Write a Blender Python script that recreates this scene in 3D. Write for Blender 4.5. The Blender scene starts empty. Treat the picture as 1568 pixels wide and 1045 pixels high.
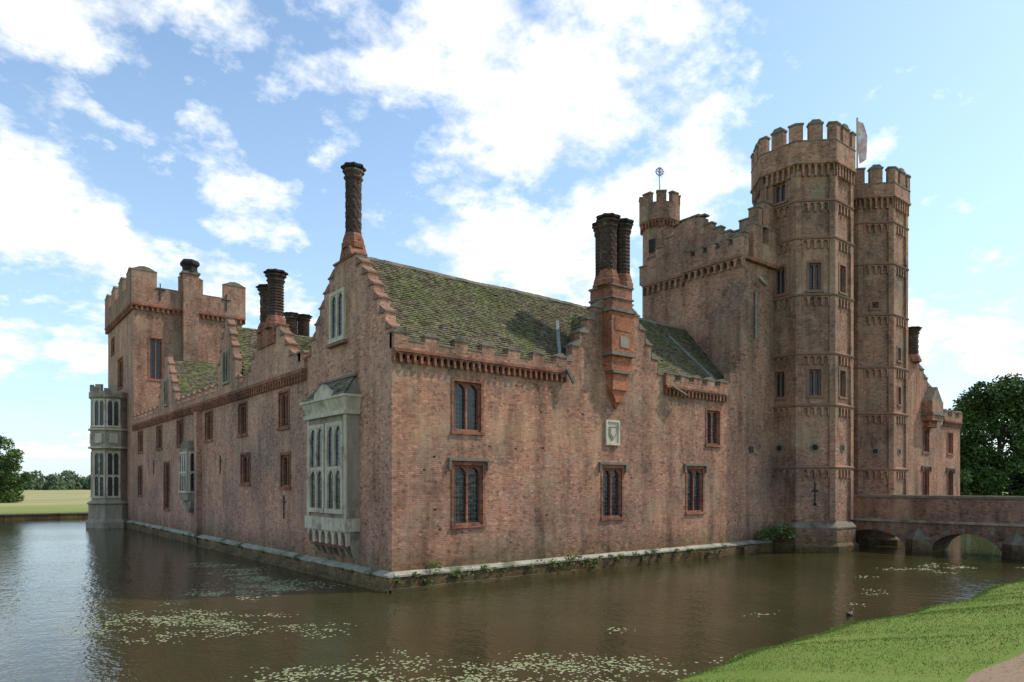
import bpy, math, random
from mathutils import Vector, Matrix
random.seed(7)
rad=math.radians
sc=bpy.context.scene
sc.view_settings.view_transform='Standard'
sc.view_settings.look='None'
sc.view_settings.exposure=0

# ------------------------------------------------------------ materials
def newmat(name):
    m=bpy.data.materials.new(name); m.use_nodes=True
    nt=m.node_tree; b=nt.nodes['Principled BSDF']
    return m,nt,b
def N(nt,t,**kw):
    n=nt.nodes.new(t)
    for k,v in kw.items(): setattr(n,k,v)
    return n
def noise(nt,vec,scale,detail=4,rough=.55):
    n=N(nt,'ShaderNodeTexNoise'); n.inputs['Scale'].default_value=scale
    n.inputs['Detail'].default_value=detail; n.inputs['Roughness'].default_value=rough
    if vec is not None: nt.links.new(vec,n.inputs['Vector'])
    return n.outputs['Fac']
def ramp(nt,fac,a,b,ca=(0,0,0,1),cb=(1,1,1,1)):
    r=N(nt,'ShaderNodeValToRGB'); e=r.color_ramp.elements
    e[0].position=a; e[1].position=b; e[0].color=ca; e[1].color=cb
    nt.links.new(fac,r.inputs[0]); return r.outputs['Color']
def mix(nt,fac,a,b,mode='MIX'):
    m=N(nt,'ShaderNodeMix',data_type='RGBA',blend_type=mode)
    for s,v in ((m.inputs[0],fac),(m.inputs[6],a),(m.inputs[7],b)):
        if hasattr(v,'links') or hasattr(v,'is_linked'): nt.links.new(v,s)
        else: s.default_value=v if not isinstance(v,tuple) or len(v)==4 else (*v,1)
    return m.outputs[2]
def math_(nt,op,a,b=0.0,c=0.0):
    m=N(nt,'ShaderNodeMath',operation=op)
    for s,v in zip(m.inputs,(a,b,c)):
        if hasattr(v,'is_linked'): nt.links.new(v,s)
        else: s.default_value=v
    return m.outputs[0]
def mapping(nt,vec,scale):
    m=N(nt,'ShaderNodeVectorMath',operation='MULTIPLY'); nt.links.new(vec,m.inputs[0]); m.inputs[1].default_value=scale
    return m.outputs[0]
def wallcoords(nt):
    g=N(nt,'ShaderNodeNewGeometry')
    cr=N(nt,'ShaderNodeVectorMath',operation='CROSS_PRODUCT'); nt.links.new(g.outputs['True Normal'],cr.inputs[0]); cr.inputs[1].default_value=(0,0,1)
    nm=N(nt,'ShaderNodeVectorMath',operation='NORMALIZE'); nt.links.new(cr.outputs[0],nm.inputs[0])
    dt=N(nt,'ShaderNodeVectorMath',operation='DOT_PRODUCT'); nt.links.new(g.outputs['Position'],dt.inputs[0]); nt.links.new(nm.outputs[0],dt.inputs[1])
    sp=N(nt,'ShaderNodeSeparateXYZ'); nt.links.new(g.outputs['Position'],sp.inputs[0])
    cb=N(nt,'ShaderNodeCombineXYZ'); nt.links.new(dt.outputs['Value'],cb.inputs[0]); nt.links.new(sp.outputs[2],cb.inputs[1])
    return g,cb.outputs[0],sp.outputs[2]
def bump(nt,b,h,strength,dist=.02):
    n=N(nt,'ShaderNodeBump'); n.inputs['Strength'].default_value=strength; n.inputs['Distance'].default_value=dist
    nt.links.new(h,n.inputs['Height']); nt.links.new(n.outputs[0],b.inputs['Normal'])

def brick_mat(name,c1,c2,lichen,mortar,dark=.55,lich=.45,base=True,grey=.35):
    m,nt,b=newmat(name)
    g,uv,z=wallcoords(nt); pos=g.outputs['Position']
    br=N(nt,'ShaderNodeTexBrick'); nt.links.new(uv,br.inputs['Vector'])
    br.inputs['Scale'].default_value=1; br.inputs['Brick Width'].default_value=.23; br.inputs['Row Height'].default_value=.076
    br.inputs['Mortar Size'].default_value=.008; br.inputs['Mortar Smooth'].default_value=.3; br.inputs['Bias'].default_value=-.05
    br.inputs['Color1'].default_value=(*c1,1); br.inputs['Color2'].default_value=(*c2,1); br.inputs['Mortar'].default_value=(*mortar,1)
    col=br.outputs['Color']
    vor=N(nt,'ShaderNodeTexVoronoi'); vor.inputs['Scale'].default_value=1
    nt.links.new(mapping(nt,pos,(6.5,6.5,13.1)),vor.inputs['Vector'])
    sep=N(nt,'ShaderNodeSeparateColor'); nt.links.new(vor.outputs['Color'],sep.inputs[0])
    col=mix(nt,math_(nt,'MULTIPLY',ramp(nt,sep.outputs[0],.74,.92),.75),col,(c2[0]*.55,c2[1]*.62,c2[2]*.75,1))
    col=mix(nt,ramp(nt,sep.outputs[1],.82,.97),col,(min(1,c1[0]*1.2),c1[1]*1.35,c1[2]*1.45,1))
    n1=noise(nt,pos,.45,7,.7); col=mix(nt,math_(nt,'MULTIPLY',ramp(nt,n1,.49,.60),lich),col,(*lichen,1))
    n2=noise(nt,pos,2.6,6,.7); col=mix(nt,math_(nt,'MULTIPLY',ramp(nt,n2,.52,.70),lich*.9),col,(*lichen,1))
    n7=noise(nt,mapping(nt,pos,(1,1,.6)),1.2,9,.8)
    col=mix(nt,math_(nt,'MULTIPLY',ramp(nt,n7,.52,.62),grey),col,(.09,.07,.058,1))
    n3=noise(nt,mapping(nt,pos,(1.2,1.2,.2)),1.0,7,.7)
    dk=ramp(nt,n3,.44,.66,(1,1,1,1),(dark,dark*.97,dark*.95,1)); col=mix(nt,1.0,col,dk,'MULTIPLY')
    n4=noise(nt,pos,.26,4,.6); dk=ramp(nt,n4,.35,.65,(1.22,1.08,1.0,1),(.72,.73,.74,1)); col=mix(nt,1.0,col,dk,'MULTIPLY')
    n6=noise(nt,pos,1.1,7,.78)
    col=mix(nt,math_(nt,'MULTIPLY',ramp(nt,n6,.56,.69),.55),col,(.47,.39,.30,1))
    if base:
        zz=math_(nt,'ADD',z,math_(nt,'MULTIPLY',n2,1.6))
        w=ramp(nt,math_(nt,'DIVIDE',zz,3.4),.28,.74,(.32,.40,.26,1),(1,1,1,1)); col=mix(nt,1.0,col,w,'MULTIPLY')
    nt.links.new(col,b.inputs['Base Color']); b.inputs['Roughness'].default_value=.92
    b.inputs['Specular IOR Level'].default_value=.2
    n5=noise(nt,pos,14,3)
    h=math_(nt,'ADD',math_(nt,'MULTIPLY',br.outputs['Fac'],-.6),n5)
    bump(nt,b,h,.5,.025)
    return m
M_BRICK=brick_mat('brick_weathered',(.47,.235,.145),(.33,.165,.108),(.39,.295,.185),(.42,.32,.23),grey=.5,lich=.5)
M_BRICKE=brick_mat('brick_east',(.55,.295,.20),(.42,.215,.148),(.49,.355,.25),(.50,.38,.29),dark=.64,lich=.4,grey=.35)
M_BRICKT=brick_mat('brick_tower',(.42,.225,.145),(.30,.16,.107),(.37,.29,.19),(.37,.29,.215),dark=.55,grey=.52,lich=.5)
M_RED=brick_mat('brick_red_moulded',(.38,.15,.088),(.27,.11,.068),(.28,.18,.12),(.30,.17,.12),dark=.6,lich=.25,base=False)
M_TERRA=brick_mat('brick_terracotta',(.50,.175,.085),(.42,.14,.07),(.34,.20,.12),(.42,.20,.12),dark=.6,lich=.25,base=False,grey=.45)
M_SOOT=brick_mat('brick_chimney_dark',(.11,.065,.048),(.075,.05,.04),(.13,.105,.075),(.10,.075,.06),dark=.55,lich=.3,base=False)

def simple(name,c1,c2,scale=3,rough=.85,bs=.3,metal=0,c3=None,zstreak=False,spec=.3):
    m,nt,b=newmat(name); g=N(nt,'ShaderNodeNewGeometry'); p=g.outputs['Position']
    pp=mapping(nt,p,(1,1,.3)) if zstreak else p
    n=noise(nt,pp,scale,6,.65); col=mix(nt,ramp(nt,n,.35,.65),(*c1,1),(*c2,1))
    if c3: col=mix(nt,ramp(nt,noise(nt,p,scale*.37+.01,5,.7),.52,.66),col,(*c3,1))
    nt.links.new(col,b.inputs['Base Color']); b.inputs['Roughness'].default_value=rough; b.inputs['Metallic'].default_value=metal
    b.inputs['Specular IOR Level'].default_value=spec
    if bs: bump(nt,b,noise(nt,p,scale*6,3),bs,.02)
    return m
M_STONE=simple('limestone',(.38,.32,.235),(.26,.215,.155),2.2,.85,.3,c3=(.15,.12,.085),zstreak=True)
M_STONEW=simple('limestone_pale',(.64,.555,.42),(.44,.375,.265),3,.85,.25,c3=(.27,.22,.15),zstreak=True)
M_PLINTH=simple('plinth_coping_stone',(.42,.385,.30),(.25,.24,.165),1.6,.85,.4,c3=(.09,.105,.05))
M_CAP=simple('coping_dark',(.16,.13,.10),(.23,.19,.135),2.5,.9,.4,c3=(.08,.08,.055))
M_CAPR=simple('coping_tile',(.30,.15,.10),(.21,.125,.085),2.5,.9,.4,c3=(.13,.12,.08))
M_BLACK=simple('soot_and_opening_shade',(.016,.015,.014),(.035,.03,.026),6,.9,.4)  # soot on chimney caps; elsewhere flat black painted as shade inside openings
M_LEAD=simple('lead',(.28,.28,.26),(.19,.19,.17),3,.7,.2,c3=(.13,.14,.10),metal=.1)
M_IRON=simple('iron',(.03,.03,.03),(.06,.05,.045),8,.5,.1)
M_GILT=simple('vane_paint',(.10,.16,.42),(.14,.2,.5),8,.5,0)
M_FLAG=simple('flag_cloth',(.75,.72,.70),(.6,.2,.18),2.2,.8,0)
M_GREENS=simple('wall_plants',(.06,.10,.02),(.12,.15,.035),2.5,.8,0)

# tiles
m,nt,b=newmat('mossy_roof_tiles'); g=N(nt,'ShaderNodeNewGeometry'); p=g.outputs['Position']
rp=g.outputs['Random Per Island']
col=ramp(nt,rp,0,1,(.065,.048,.033,1),(.20,.155,.105,1))
col=mix(nt,math_(nt,'MULTIPLY',ramp(nt,noise(nt,p,.6,7,.75),.44,.58),.75),col,(.10,.12,.035,1))
col=mix(nt,math_(nt,'MULTIPLY',ramp(nt,noise(nt,p,3.3,7,.8),.51,.60),.85),col,(.21,.22,.085,1))
col=mix(nt,math_(nt,'MULTIPLY',ramp(nt,noise(nt,p,1.7,7,.8),.55,.64),.6),col,(.19,.18,.16,1))
col=mix(nt,math_(nt,'MULTIPLY',ramp(nt,noise(nt,mapping(nt,p,(1,1,.5)),7,5,.75),.54,.62),.85),col,(.03,.028,.02,1))
nt.links.new(col,b.inputs['Base Color']); b.inputs['Roughness'].default_value=.9; b.inputs['Specular IOR Level'].default_value=.15
bump(nt,b,noise(nt,p,25,3),.4,.02)
M_TILE=m

# leaded glass
m,nt,b=newmat('leaded_glass'); g,uv,z=wallcoords(nt)
br=N(nt,'ShaderNodeTexBrick'); nt.links.new(uv,br.inputs['Vector']); br.offset=0
br.inputs['Scale'].default_value=1; br.inputs['Brick Width'].default_value=.13; br.inputs['Row Height'].default_value=.17
br.inputs['Mortar Size'].default_value=.009; br.inputs['Color1'].default_value=(.010,.012,.013,1); br.inputs['Color2'].default_value=(.035,.038,.04,1); br.inputs['Mortar'].default_value=(.12,.12,.11,1)
nt.links.new(br.outputs['Color'],b.inputs['Base Color']); b.inputs['Roughness'].default_value=.12; b.inputs['Specular IOR Level'].default_value=.4
bump(nt,b,math_(nt,'ADD',noise(nt,g.outputs['Position'],4,2),math_(nt,'MULTIPLY',br.outputs['Fac'],.4)),.45,.03)
M_GLASS=m

# water
m,nt,b=newmat('moat_water'); g=N(nt,'ShaderNodeNewGeometry'); p=g.outputs['Position']
col=mix(nt,ramp(nt,noise(nt,p,.12,5,.6),.4,.65),(.036,.032,.011,1),(.054,.047,.017,1))
nt.links.new(col,b.inputs['Base Color']); b.inputs['Roughness'].default_value=.08; b.inputs['IOR'].default_value=1.29
calm=ramp(nt,noise(nt,p,.07,3,.5),.35,.65,(.45,.45,.45,1),(1,1,1,1))
h=math_(nt,'ADD',math_(nt,'MULTIPLY',noise(nt,mapping(nt,p,(1.4,.7,1)),1.6,3,.5),.8),math_(nt,'MULTIPLY',noise(nt,mapping(nt,p,(1,.6,1)),8,2,.5),.38))
h=math_(nt,'MULTIPLY',h,calm)
bump(nt,b,h,.5,.09)
M_WATER=m

# ground
m,nt,b=newmat('grassland'); g=N(nt,'ShaderNodeNewGeometry'); p=g.outputs['Position']
sp=N(nt,'ShaderNodeSeparateXYZ'); nt.links.new(p,sp.inputs[0])
lawn=mix(nt,ramp(nt,noise(nt,p,.5,6,.7),.35,.65),(.14,.20,.035,1),(.19,.245,.052,1))
lawn=mix(nt,math_(nt,'MULTIPLY',ramp(nt,noise(nt,p,3,5,.75),.5,.7),.5),lawn,(.25,.245,.08,1))
lawn=mix(nt,math_(nt,'MULTIPLY',ramp(nt,noise(nt,p,40,3,.75),.45,.7),.4),lawn,(.07,.11,.018,1))
fld=mix(nt,ramp(nt,noise(nt,mapping(nt,p,(.03,.08,1)),1,5,.6),.4,.6),(.27,.265,.10,1),(.38,.33,.17,1))
far=ramp(nt,math_(nt,'DIVIDE',math_(nt,'ADD',sp.outputs[1],math_(nt,'MULTIPLY',noise(nt,p,.05,3),20)),200),.42,.55)
col=mix(nt,far,lawn,fld)
mud=ramp(nt,math_(nt,'ADD',math_(nt,'MULTIPLY',sp.outputs[2],1.0),math_(nt,'MULTIPLY',noise(nt,p,3,3),.2)),.22,.38,(.05,.04,.022,1),(1,1,1,1))
col=mix(nt,1.0,col,mud,'MULTIPLY')
nt.links.new(col,b.inputs['Base Color']); b.inputs['Roughness'].default_value=.95; b.inputs['Specular IOR Level'].default_value=.1
bump(nt,b,noise(nt,p,30,4,.7),.5,.03)
M_GROUND=m
M_BLADE=simple('grass_blades',(.14,.205,.036),(.205,.25,.055),1.3,.8,0,spec=.1)
M_GRAVEL=simple('gravel',(.30,.19,.11),(.42,.30,.19),30,.95,.8,c3=(.22,.14,.08))
M_BARK=simple('bark',(.09,.07,.05),(.14,.11,.08),3,.95,.6)
M_PAD_GLINT=simple('pads_and_sparkle',(.32,.32,.17),(.20,.23,.10),2,.7,0)  # floating plant bits, and pale discs imitating sparkle on the water
M_DUCK=simple('duck_feathers',(.14,.10,.07),(.07,.05,.04),30,.7,0)
M_BILL=simple('duck_bill',(.4,.3,.05),(.35,.25,.05),10,.6,0)
def leafmat(name,a,bc):
    m,nt,b=newmat(name); g=N(nt,'ShaderNodeNewGeometry')
    col=ramp(nt,g.outputs['Random Per Island'],0,1,(*a,1),(*bc,1))
    col=mix(nt,1.0,col,ramp(nt,noise(nt,g.outputs['Position'],.35,4),.35,.65,(.65,.7,.7,1),(1.25,1.2,1,1)),'MULTIPLY')
    nt.links.new(col,b.inputs['Base Color']); b.inputs['Roughness'].default_value=.7; b.inputs['Specular IOR Level'].default_value=.2
    return m
M_LEAF=leafmat('foliage',(.045,.085,.02),(.10,.155,.04))
M_LEAFD=leafmat('foliage_distant',(.055,.09,.05),(.09,.125,.065))

# ------------------------------------------------------------ mesh builder
class MB:
    def __init__(s): s.v=[];s.f=[];s.m=[];s.mats=[]
    def mi(s,m):
        if m not in s.mats: s.mats.append(m)
        return s.mats.index(m)
    def add(s,vs,fs,m):
        o=len(s.v); s.v+= [tuple(v) for v in vs]; k=s.mi(m)
        for f in fs: s.f.append([i+o for i in f]); s.m.append(k)
    def obj(s,name,parent=None,smooth=False):
        me=bpy.data.meshes.new(name); me.from_pydata(s.v,[],s.f)
        for m in s.mats: me.materials.append(m)
        me.polygons.foreach_set('material_index',s.m)
        if smooth: me.polygons.foreach_set('use_smooth',[True]*len(s.f))
        me.update()
        o=bpy.data.objects.new(name,me); sc.collection.objects.link(o)
        if parent: o.parent=parent
        return o
def P(O,U,Nn,u,n,z): return (O[0]+U[0]*u+Nn[0]*n, O[1]+U[1]*u+Nn[1]*n, z)
def obox(mb,O,U,Nn,u0,u1,n0,n1,z0,z1,m):
    vs=[P(O,U,Nn,u,n,z) for z in (z0,z1) for (u,n) in ((u0,n0),(u1,n0),(u1,n1),(u0,n1))]
    mb.add(vs,[(0,1,2,3),(4,5,6,7),(0,1,5,4),(1,2,6,5),(2,3,7,6),(3,0,4,7)],m)
def box(mb,x0,x1,y0,y1,z0,z1,m): obox(mb,(0,0),(1,0),(0,1),x0,x1,y0,y1,z0,z1,m)
def prism(mb,pts,O,U,Nn,n1,n0,m):
    k=len(pts)
    vs=[P(O,U,Nn,u,n1,z) for u,z in pts]+[P(O,U,Nn,u,n0,z) for u,z in pts]
    fs=[tuple(range(k)),tuple(range(k,2*k))]+[(i,(i+1)%k,k+(i+1)%k,k+i) for i in range(k)]
    mb.add(vs,fs,m)
def plan(mb,pts,z0,z1,m):
    k=len(pts); vs=[(x,y,z0) for x,y in pts]+[(x,y,z1) for x,y in pts]
    mb.add(vs,[tuple(range(k)),tuple(range(k,2*k))]+[(i,(i+1)%k,k+(i+1)%k,k+i) for i in range(k)],m)
def wall(mb,O,U,Nn,u0,u1,z0,z1,holes,m,rev=.3,mrev=None):
    us=sorted({u0,u1}|{h[0] for h in holes}|{h[1] for h in holes}); zs=sorted({z0,z1}|{h[2] for h in holes}|{h[3] for h in holes})
    for a,b_ in zip(us,us[1:]):
        for c,d in zip(zs,zs[1:]):
            uc=(a+b_)/2; zc=(c+d)/2
            if any(h[0]<uc<h[1] and h[2]<zc<h[3] for h in holes): continue
            mb.add([P(O,U,Nn,a,0,c),P(O,U,Nn,b_,0,c),P(O,U,Nn,b_,0,d),P(O,U,Nn,a,0,d)],[(0,1,2,3)],m)
    for h in holes:
        a,b_,c,d=h[:4]; mm=mrev or m
        q=[(a,c),(b_,c),(b_,d),(a,d)]
        vs=[P(O,U,Nn,u,0,z) for u,z in q]+[P(O,U,Nn,u,-rev,z) for u,z in q]
        mb.add(vs,[(i,(i+1)%4,4+(i+1)%4,4+i) for i in range(4)],mm)
        mb.add(vs[4:],[(0,1,2,3)],M_BLACK)  # black back of the opening, interior shade given as colour
def archpts(w,h,a,hs,n=6):
    pts=[(0,h),(0,0),(a,0)]
    r=(w-2*a)/2
    for i in range(n+1):
        t=math.pi-math.pi*i/n
        pts.append((w/2+r*math.cos(t),hs+ r*1.15*math.sin(t)))
    pts+=[(w-a,0),(w,0),(w,h)]
    return pts
def archband(mb,O,U,Nn,u0,u1,z0,h,sp,n1,n0,m):
    k=max(1,round((u1-u0)/sp)); w=(u1-u0)/k
    a=w*.17; r=(w-2*a)/2; hs=max(.02,h-r*1.15-.05)
    base=archpts(w,h,a,hs)
    for i in range(k):
        prism(mb,[(u0+i*w+p[0],z0+p[1]) for p in base],O,U,Nn,n1,n0,m)
def window(mb,O,U,Nn,ua,ub,za,zb,lights=2,fr=None,hood=False,surround=True,transom=None,arch=True,gz=-.2):
    fr=fr or M_RED; t=.075
    g=gz
    mb.add([P(O,U,Nn,ua,g,za),P(O,U,Nn,ub,g,za),P(O,U,Nn,ub,g,zb),P(O,U,Nn,ua,g,zb)],[(0,1,2,3)],M_GLASS)
    f0,f1=g+.01,g+.12
    obox(mb,O,U,Nn,ua+.001,ua+t,f0,f1,za+.001,zb-.001,fr); obox(mb,O,U,Nn,ub-t,ub-.001,f0,f1,za+.001,zb-.001,fr)
    obox(mb,O,U,Nn,ua+t,ub-t,f0,f1,zb-t,zb-.002,fr); obox(mb,O,U,Nn,ua+t,ub-t,f0,f1+.05,za+.002,za+t,fr)
    iw=(ub-ua-2*t-(lights-1)*t)/lights
    for i in range(lights):
        a=ua+t+i*(iw+t)
        if i: obox(mb,O,U,Nn,a-t,a,f0,f1-.004,za+t,zb-t,fr)
        tops=[zb-t]
        if transom:
            obox(mb,O,U,Nn,a,a+iw,f0,f1-.008,transom-t/2,transom+t/2,fr); tops.append(transom-t/2)
        if arch:
            for tz in tops:
                hh=iw*.55
                for s in (0,1):
                    pts=[(0,tz),(0,tz-hh),(iw*.08,tz-hh*.55),(iw*.22,tz-hh*.25),(iw*.5,tz-hh*.02),(iw*.5,tz)]
                    pts=[((a+q[0]) if s==0 else (a+iw-q[0]),q[1]) for q in pts]
                    prism(mb,pts,O,U,Nn,f1-.02,f0,fr)
    if surround:
        w=.12; e=.03
        obox(mb,O,U,Nn,ua-w,ua,-.02,e,za,zb,fr); obox(mb,O,U,Nn,ub,ub+w,-.02,e,za,zb,fr)
        obox(mb,O,U,Nn,ua-w,ub+w,-.02,e,zb,zb+w,fr); obox(mb,O,U,Nn,ua-w-.03,ub+w+.03,-.02,e+.05,za-w,za,fr)
    if hood:
        obox(mb,O,U,Nn,ua-.28,ub+.28,-.02,.13,zb+.16,zb+.27,M_CAP)
        obox(mb,O,U,Nn,ua-.28,ua-.18,-.02,.12,zb-.18,zb+.16,M_CAP); obox(mb,O,U,Nn,ub+.18,ub+.28,-.02,.12,zb-.18,zb+.16,M_CAP)
def steps_outline(c,steps,zb,zoff=0):
    L=[(c-steps[0][0],zb)]
    for i,(hw,z) in enumerate(steps):
        L.append((c-hw,z))
        if i+1<len(steps): L.append((c-steps[i+1][0],z))
    R=[(2*c-u,z) for u,z in L][::-1]
    return L+R
def gable(mb,O,U,Nn,c,steps,zb,th,m,front=0.0,mc=None):
    mc=mc or M_CAP
    prism(mb,steps_outline(c,steps,zb),O,U,Nn,front,front-th,m)
    for i,(hw,z) in enumerate(steps):
        nx=steps[i+1][0] if i+1<len(steps) else 0
        for s in (-1,1):
            a,b_=c+s*(hw+.04),c+s*nx
            if i+1==len(steps) and s==1: continue
            if i+1==len(steps): b_=c+hw+.04
            lo,hi=min(a,b_),max(a,b_)
            obox(mb,O,U,Nn,lo,hi,front-th-.04,front+.05,z,z+.07,mc)
            if i+1<len(steps):
                prism(mb,[(a,z+.07),(b_,z+.07),(b_,z+.34),(b_+s*(hw-nx)*.35,z+.26),(b_+s*(hw-nx)*.7,z+.14)],O,U,Nn,front+.02,front-th-.02,mc)
def parapet(mb,O,U,Nn,u0,u1,z0,zl,zh,mw,gw,th,n1,m,mc=None,start_m=True,rnd_top=.14):
    mc=mc or M_CAP
    obox(mb,O,U,Nn,u0,u1,n1-th,n1,z0,zl,m)
    L=u1-u0; k=max(1,round((L-mw)/(mw+gw))); g=(L-(k+1)*mw)/k
    for i in range(k+1):
        a=u0+i*(mw+g)
        obox(mb,O,U,Nn,a,a+mw,n1-th,n1,zl,zh,m)
        obox(mb,O,U,Nn,a-.03,a+mw+.03,n1-th-.03,n1+.03,zh,zh+.06,mc)
        prism(mb,[(a,zh+.06),(a+mw,zh+.06),(a+mw*.7,zh+.06+rnd_top*.8),(a+mw*.5,zh+.06+rnd_top),(a+mw*.3,zh+.06+rnd_top*.8)],O,U,Nn,n1-.02,n1-th+.02,mc)
        if i<k: obox(mb,O,U,Nn,a+mw,a+mw+g,n1-th-.02,n1+.02,zl,zl+.05,mc)
def lathe(mb,c,prof,n,m,rot=0,star=0,twist=0):
    vs=[];fs=[]
    for j,(r,z) in enumerate(prof):
        for i in range(n):
            t=rot+2*math.pi*i/n+twist*z
            rr=r*(1+(star if i%2 else -star))
            vs.append((c[0]+rr*math.cos(t),c[1]+rr*math.sin(t),z))
    for j in range(len(prof)-1):
        for i in range(n): fs.append((j*n+i,j*n+(i+1)%n,(j+1)*n+(i+1)%n,(j+1)*n+i))
    fs.append(tuple(range(n))); fs.append(tuple(range((len(prof)-1)*n,len(prof)*n)))
    mb.add(vs,fs,m)
def cyl(mb,a,b_,r,m,n=8,r2=None):
    a=Vector(a);b_=Vector(b_);d=(b_-a).normalized(); s=d.orthogonal().normalized(); t=d.cross(s); r2=r if r2 is None else r2
    vs=[a+(s*math.cos(2*math.pi*i/n)+t*math.sin(2*math.pi*i/n))*r for i in range(n)]+[b_+(s*math.cos(2*math.pi*i/n)+t*math.sin(2*math.pi*i/n))*r2 for i in range(n)]
    mb.add(vs,[(i,(i+1)%n,n+(i+1)%n,n+i) for i in range(n)]+[tuple(range(n)),tuple(range(n,2*n))],m)
def chimney(mb,c,z0,z1,r,m=None,twist=1.3,basem=None,hb=None):
    m=m or M_SOOT; basem=basem or M_RED
    h=z1-z0; hb=hb or min(.9,h*.2); hc=min(.6,h*.2)
    R=r*1.5; k=rad(22.5)
    lathe(mb,c,[(R,z0-.02),(R,z0+hb*.35),(R*.9,z0+hb*.45),(R*.9,z0+hb*.6),(r*1.12,z0+hb),(r*1.05,z0+hb+.05)],8,basem,k)
    nr=48 if twist else 36
    zs=[z0+hb+.04+(h-hb-hc)*i/nr for i in range(nr+1)]
    if twist:
        vs=[];fs=[];n=24
        for z in zs:
            for i in range(n):
                t=2*math.pi*i/n
                a=abs(math.sin(4*t+z*8)); b2=abs(math.sin(4*t-z*8))
                rr=r*(.93+.13*max(a,b2)**4)
                vs.append((c[0]+rr*math.cos(t),c[1]+rr*math.sin(t),z))
        for j in range(nr):
            for i in range(n): fs.append((j*n+i,j*n+(i+1)%n,(j+1)*n+(i+1)%n,(j+1)*n+i))
        mb.add(vs,fs,m)
    else:
        pr=[]
        for i,z in enumerate(zs): pr.append((r*(1.04 if i%3 else .93),z))
        lathe(mb,c,pr,16,m,0,.035,0)
    zc=z1-hc
    lathe(mb,c,[(r,zc-.03),(r*1.2,zc+hc*.12),(r*1.2,zc+hc*.2),(r*1.05,zc+hc*.28),(r*1.1,zc+hc*.38),(r*1.35,zc+hc*.52),(r*1.35,zc+hc*.62),(r*1.2,zc+hc*.68)],16,m,0,.04)
    lathe(mb,c,[(r*1.2,zc+hc*.66),(r*1.48,zc+hc*.78),(r*1.48,zc+hc*.9),(r*1.25,z1),(r*.9,z1),(r*.9,z1-.2)],16,M_BLACK,0,.09)
def tiled(mb,P0,A,B,W,L,tw=.19,tl=.125,clip=None):
    P0=Vector(P0);A=Vector(A).normalized();B=Vector(B).normalized();n=A.cross(B).normalized()
    if n.z<0:n=-n
    mb.add([P0-n*.03,P0+A*W-n*.03,P0+A*W+B*L-n*.03,P0+B*L-n*.03],[(0,1,2,3)],M_TILE)
    rows=int(L/tl)
    for j in range(rows):
        off=(j%2)*tw/2
        k=int(W/tw)
        for i in range(k):
            u=off+i*tw; 
            if u+tw>W+.05: continue
            v=j*tl
            if clip and not clip(u+tw/2,v+tl/2): continue
            if random.random()<.003: continue
            l0=.035+random.uniform(-.010,.018); l1=.0+random.uniform(0,.006); sk=random.uniform(-.010,.010)
            sag=.02*math.sin(u*.9)+.015*math.sin(u*2.3+v)
            w0=u+.004; w1=u+tw-.004
            a=P0+A*w0+B*(v+sk)+n*(l0+sag); b_=P0+A*w1+B*(v-sk)+n*(l0+sag+random.uniform(-.006,.006))
            c=P0+A*w1+B*(v+tl*1.25)+n*(l1+sag); d=P0+A*w0+B*(v+tl*1.25)+n*(l1+sag)
            mb.add([a,b_,c,d,a-n*.03,b_-n*.03],[(0,1,2,3),(0,1,5,4)],M_TILE)
def beam(mb,a,b_,w,h,m):
    a=Vector(a);b_=Vector(b_);d=(b_-a).normalized(); s=d.cross(Vector((0,0,1))).normalized(); t=s.cross(d)
    vs=[p+s*i*w/2+t*j*h/2 for p in (a,b_) for i,j in ((-1,-1),(1,-1),(1,1),(-1,1))]
    mb.add(vs,[(0,1,2,3),(4,5,6,7),(0,1,5,4),(1,2,6,5),(2,3,7,6),(3,0,4,7)],m)
def empty(name,loc=(0,0,0)):
    o=bpy.data.objects.new(name,None); sc.collection.objects.link(o); return o

house=empty('moated_manor_house')
FX=((0,0),(1,0),(0,-1))
EY=((0,0),(0,1),(-1,0))

# ------------------------------------------------------------ north range
w=MB()
HN=[(2.66,3.92,5.85,7.75,0),(2.66,4.0,2.25,4.55,1),(10.75,12.0,2.3,4.55,1),(16.85,18.15,2.4,4.6,1),(18.5,19.6,5.9,7.7,0)]
wall(w,*FX,0,22,-1,8.35,[h[:4] for h in HN],M_BRICK)
win=MB()
for h in HN: window(win,*FX,*h[:4],2,hood=bool(h[4]))
for a,b_ in ((0.0,8.38),(15.02,20.08)):
    archband(w,*FX,a,b_,8.2,.36,.29,.17,-.02,M_RED)
    obox(w,*FX,a,b_,-.02,.22,8.56,8.67,M_RED)
    parapet(w,*FX,a,b_,8.67,8.95,9.22,.62,.62,.32,.16,M_BRICK,M_CAP)
gs=[(3.3,9.15),(2.85,9.85),(2.4,10.5),(1.95,11.15),(1.5,11.75),(1.05,12.2)]
gable(w,*FX,11.7,gs,8.35,.4,M_BRICK)
prism(w,[(20.1,8.35),(20.1,9.3),(20.6,9.3),(20.6,9.9),(21.1,9.9),(21.1,10.45),(21.6,10.45),(21.6,10.95),(21.99,10.95),(21.99,8.35)],*FX,0,-.4,M_BRICK)
O,U,Nn=FX
for i in range(4):
    obox(w,*FX,20.06+i*.5,20.6+i*.5 if i<3 else 21.99,-.44,.05,(9.3,9.9,10.45,10.95)[i],(9.37,9.97,10.52,11.02)[i],M_CAP)
obox(w,O,U,Nn,10.75,12.25,0.002,.55,9.75,11.6,M_TERRA)
obox(w,O,U,Nn,10.85,12.15,.001,.47,8.95,9.65,M_TERRA)
obox(w,O,U,Nn,10.7,12.3,0.003,.62,9.62,9.78,M_CAP)
obox(w,O,U,Nn,11.0,12.0,.001,.38,8.1,8.85,M_TERRA)
obox(w,O,U,Nn,10.92,12.08,.002,.5,8.84,8.96,M_CAP)
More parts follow.
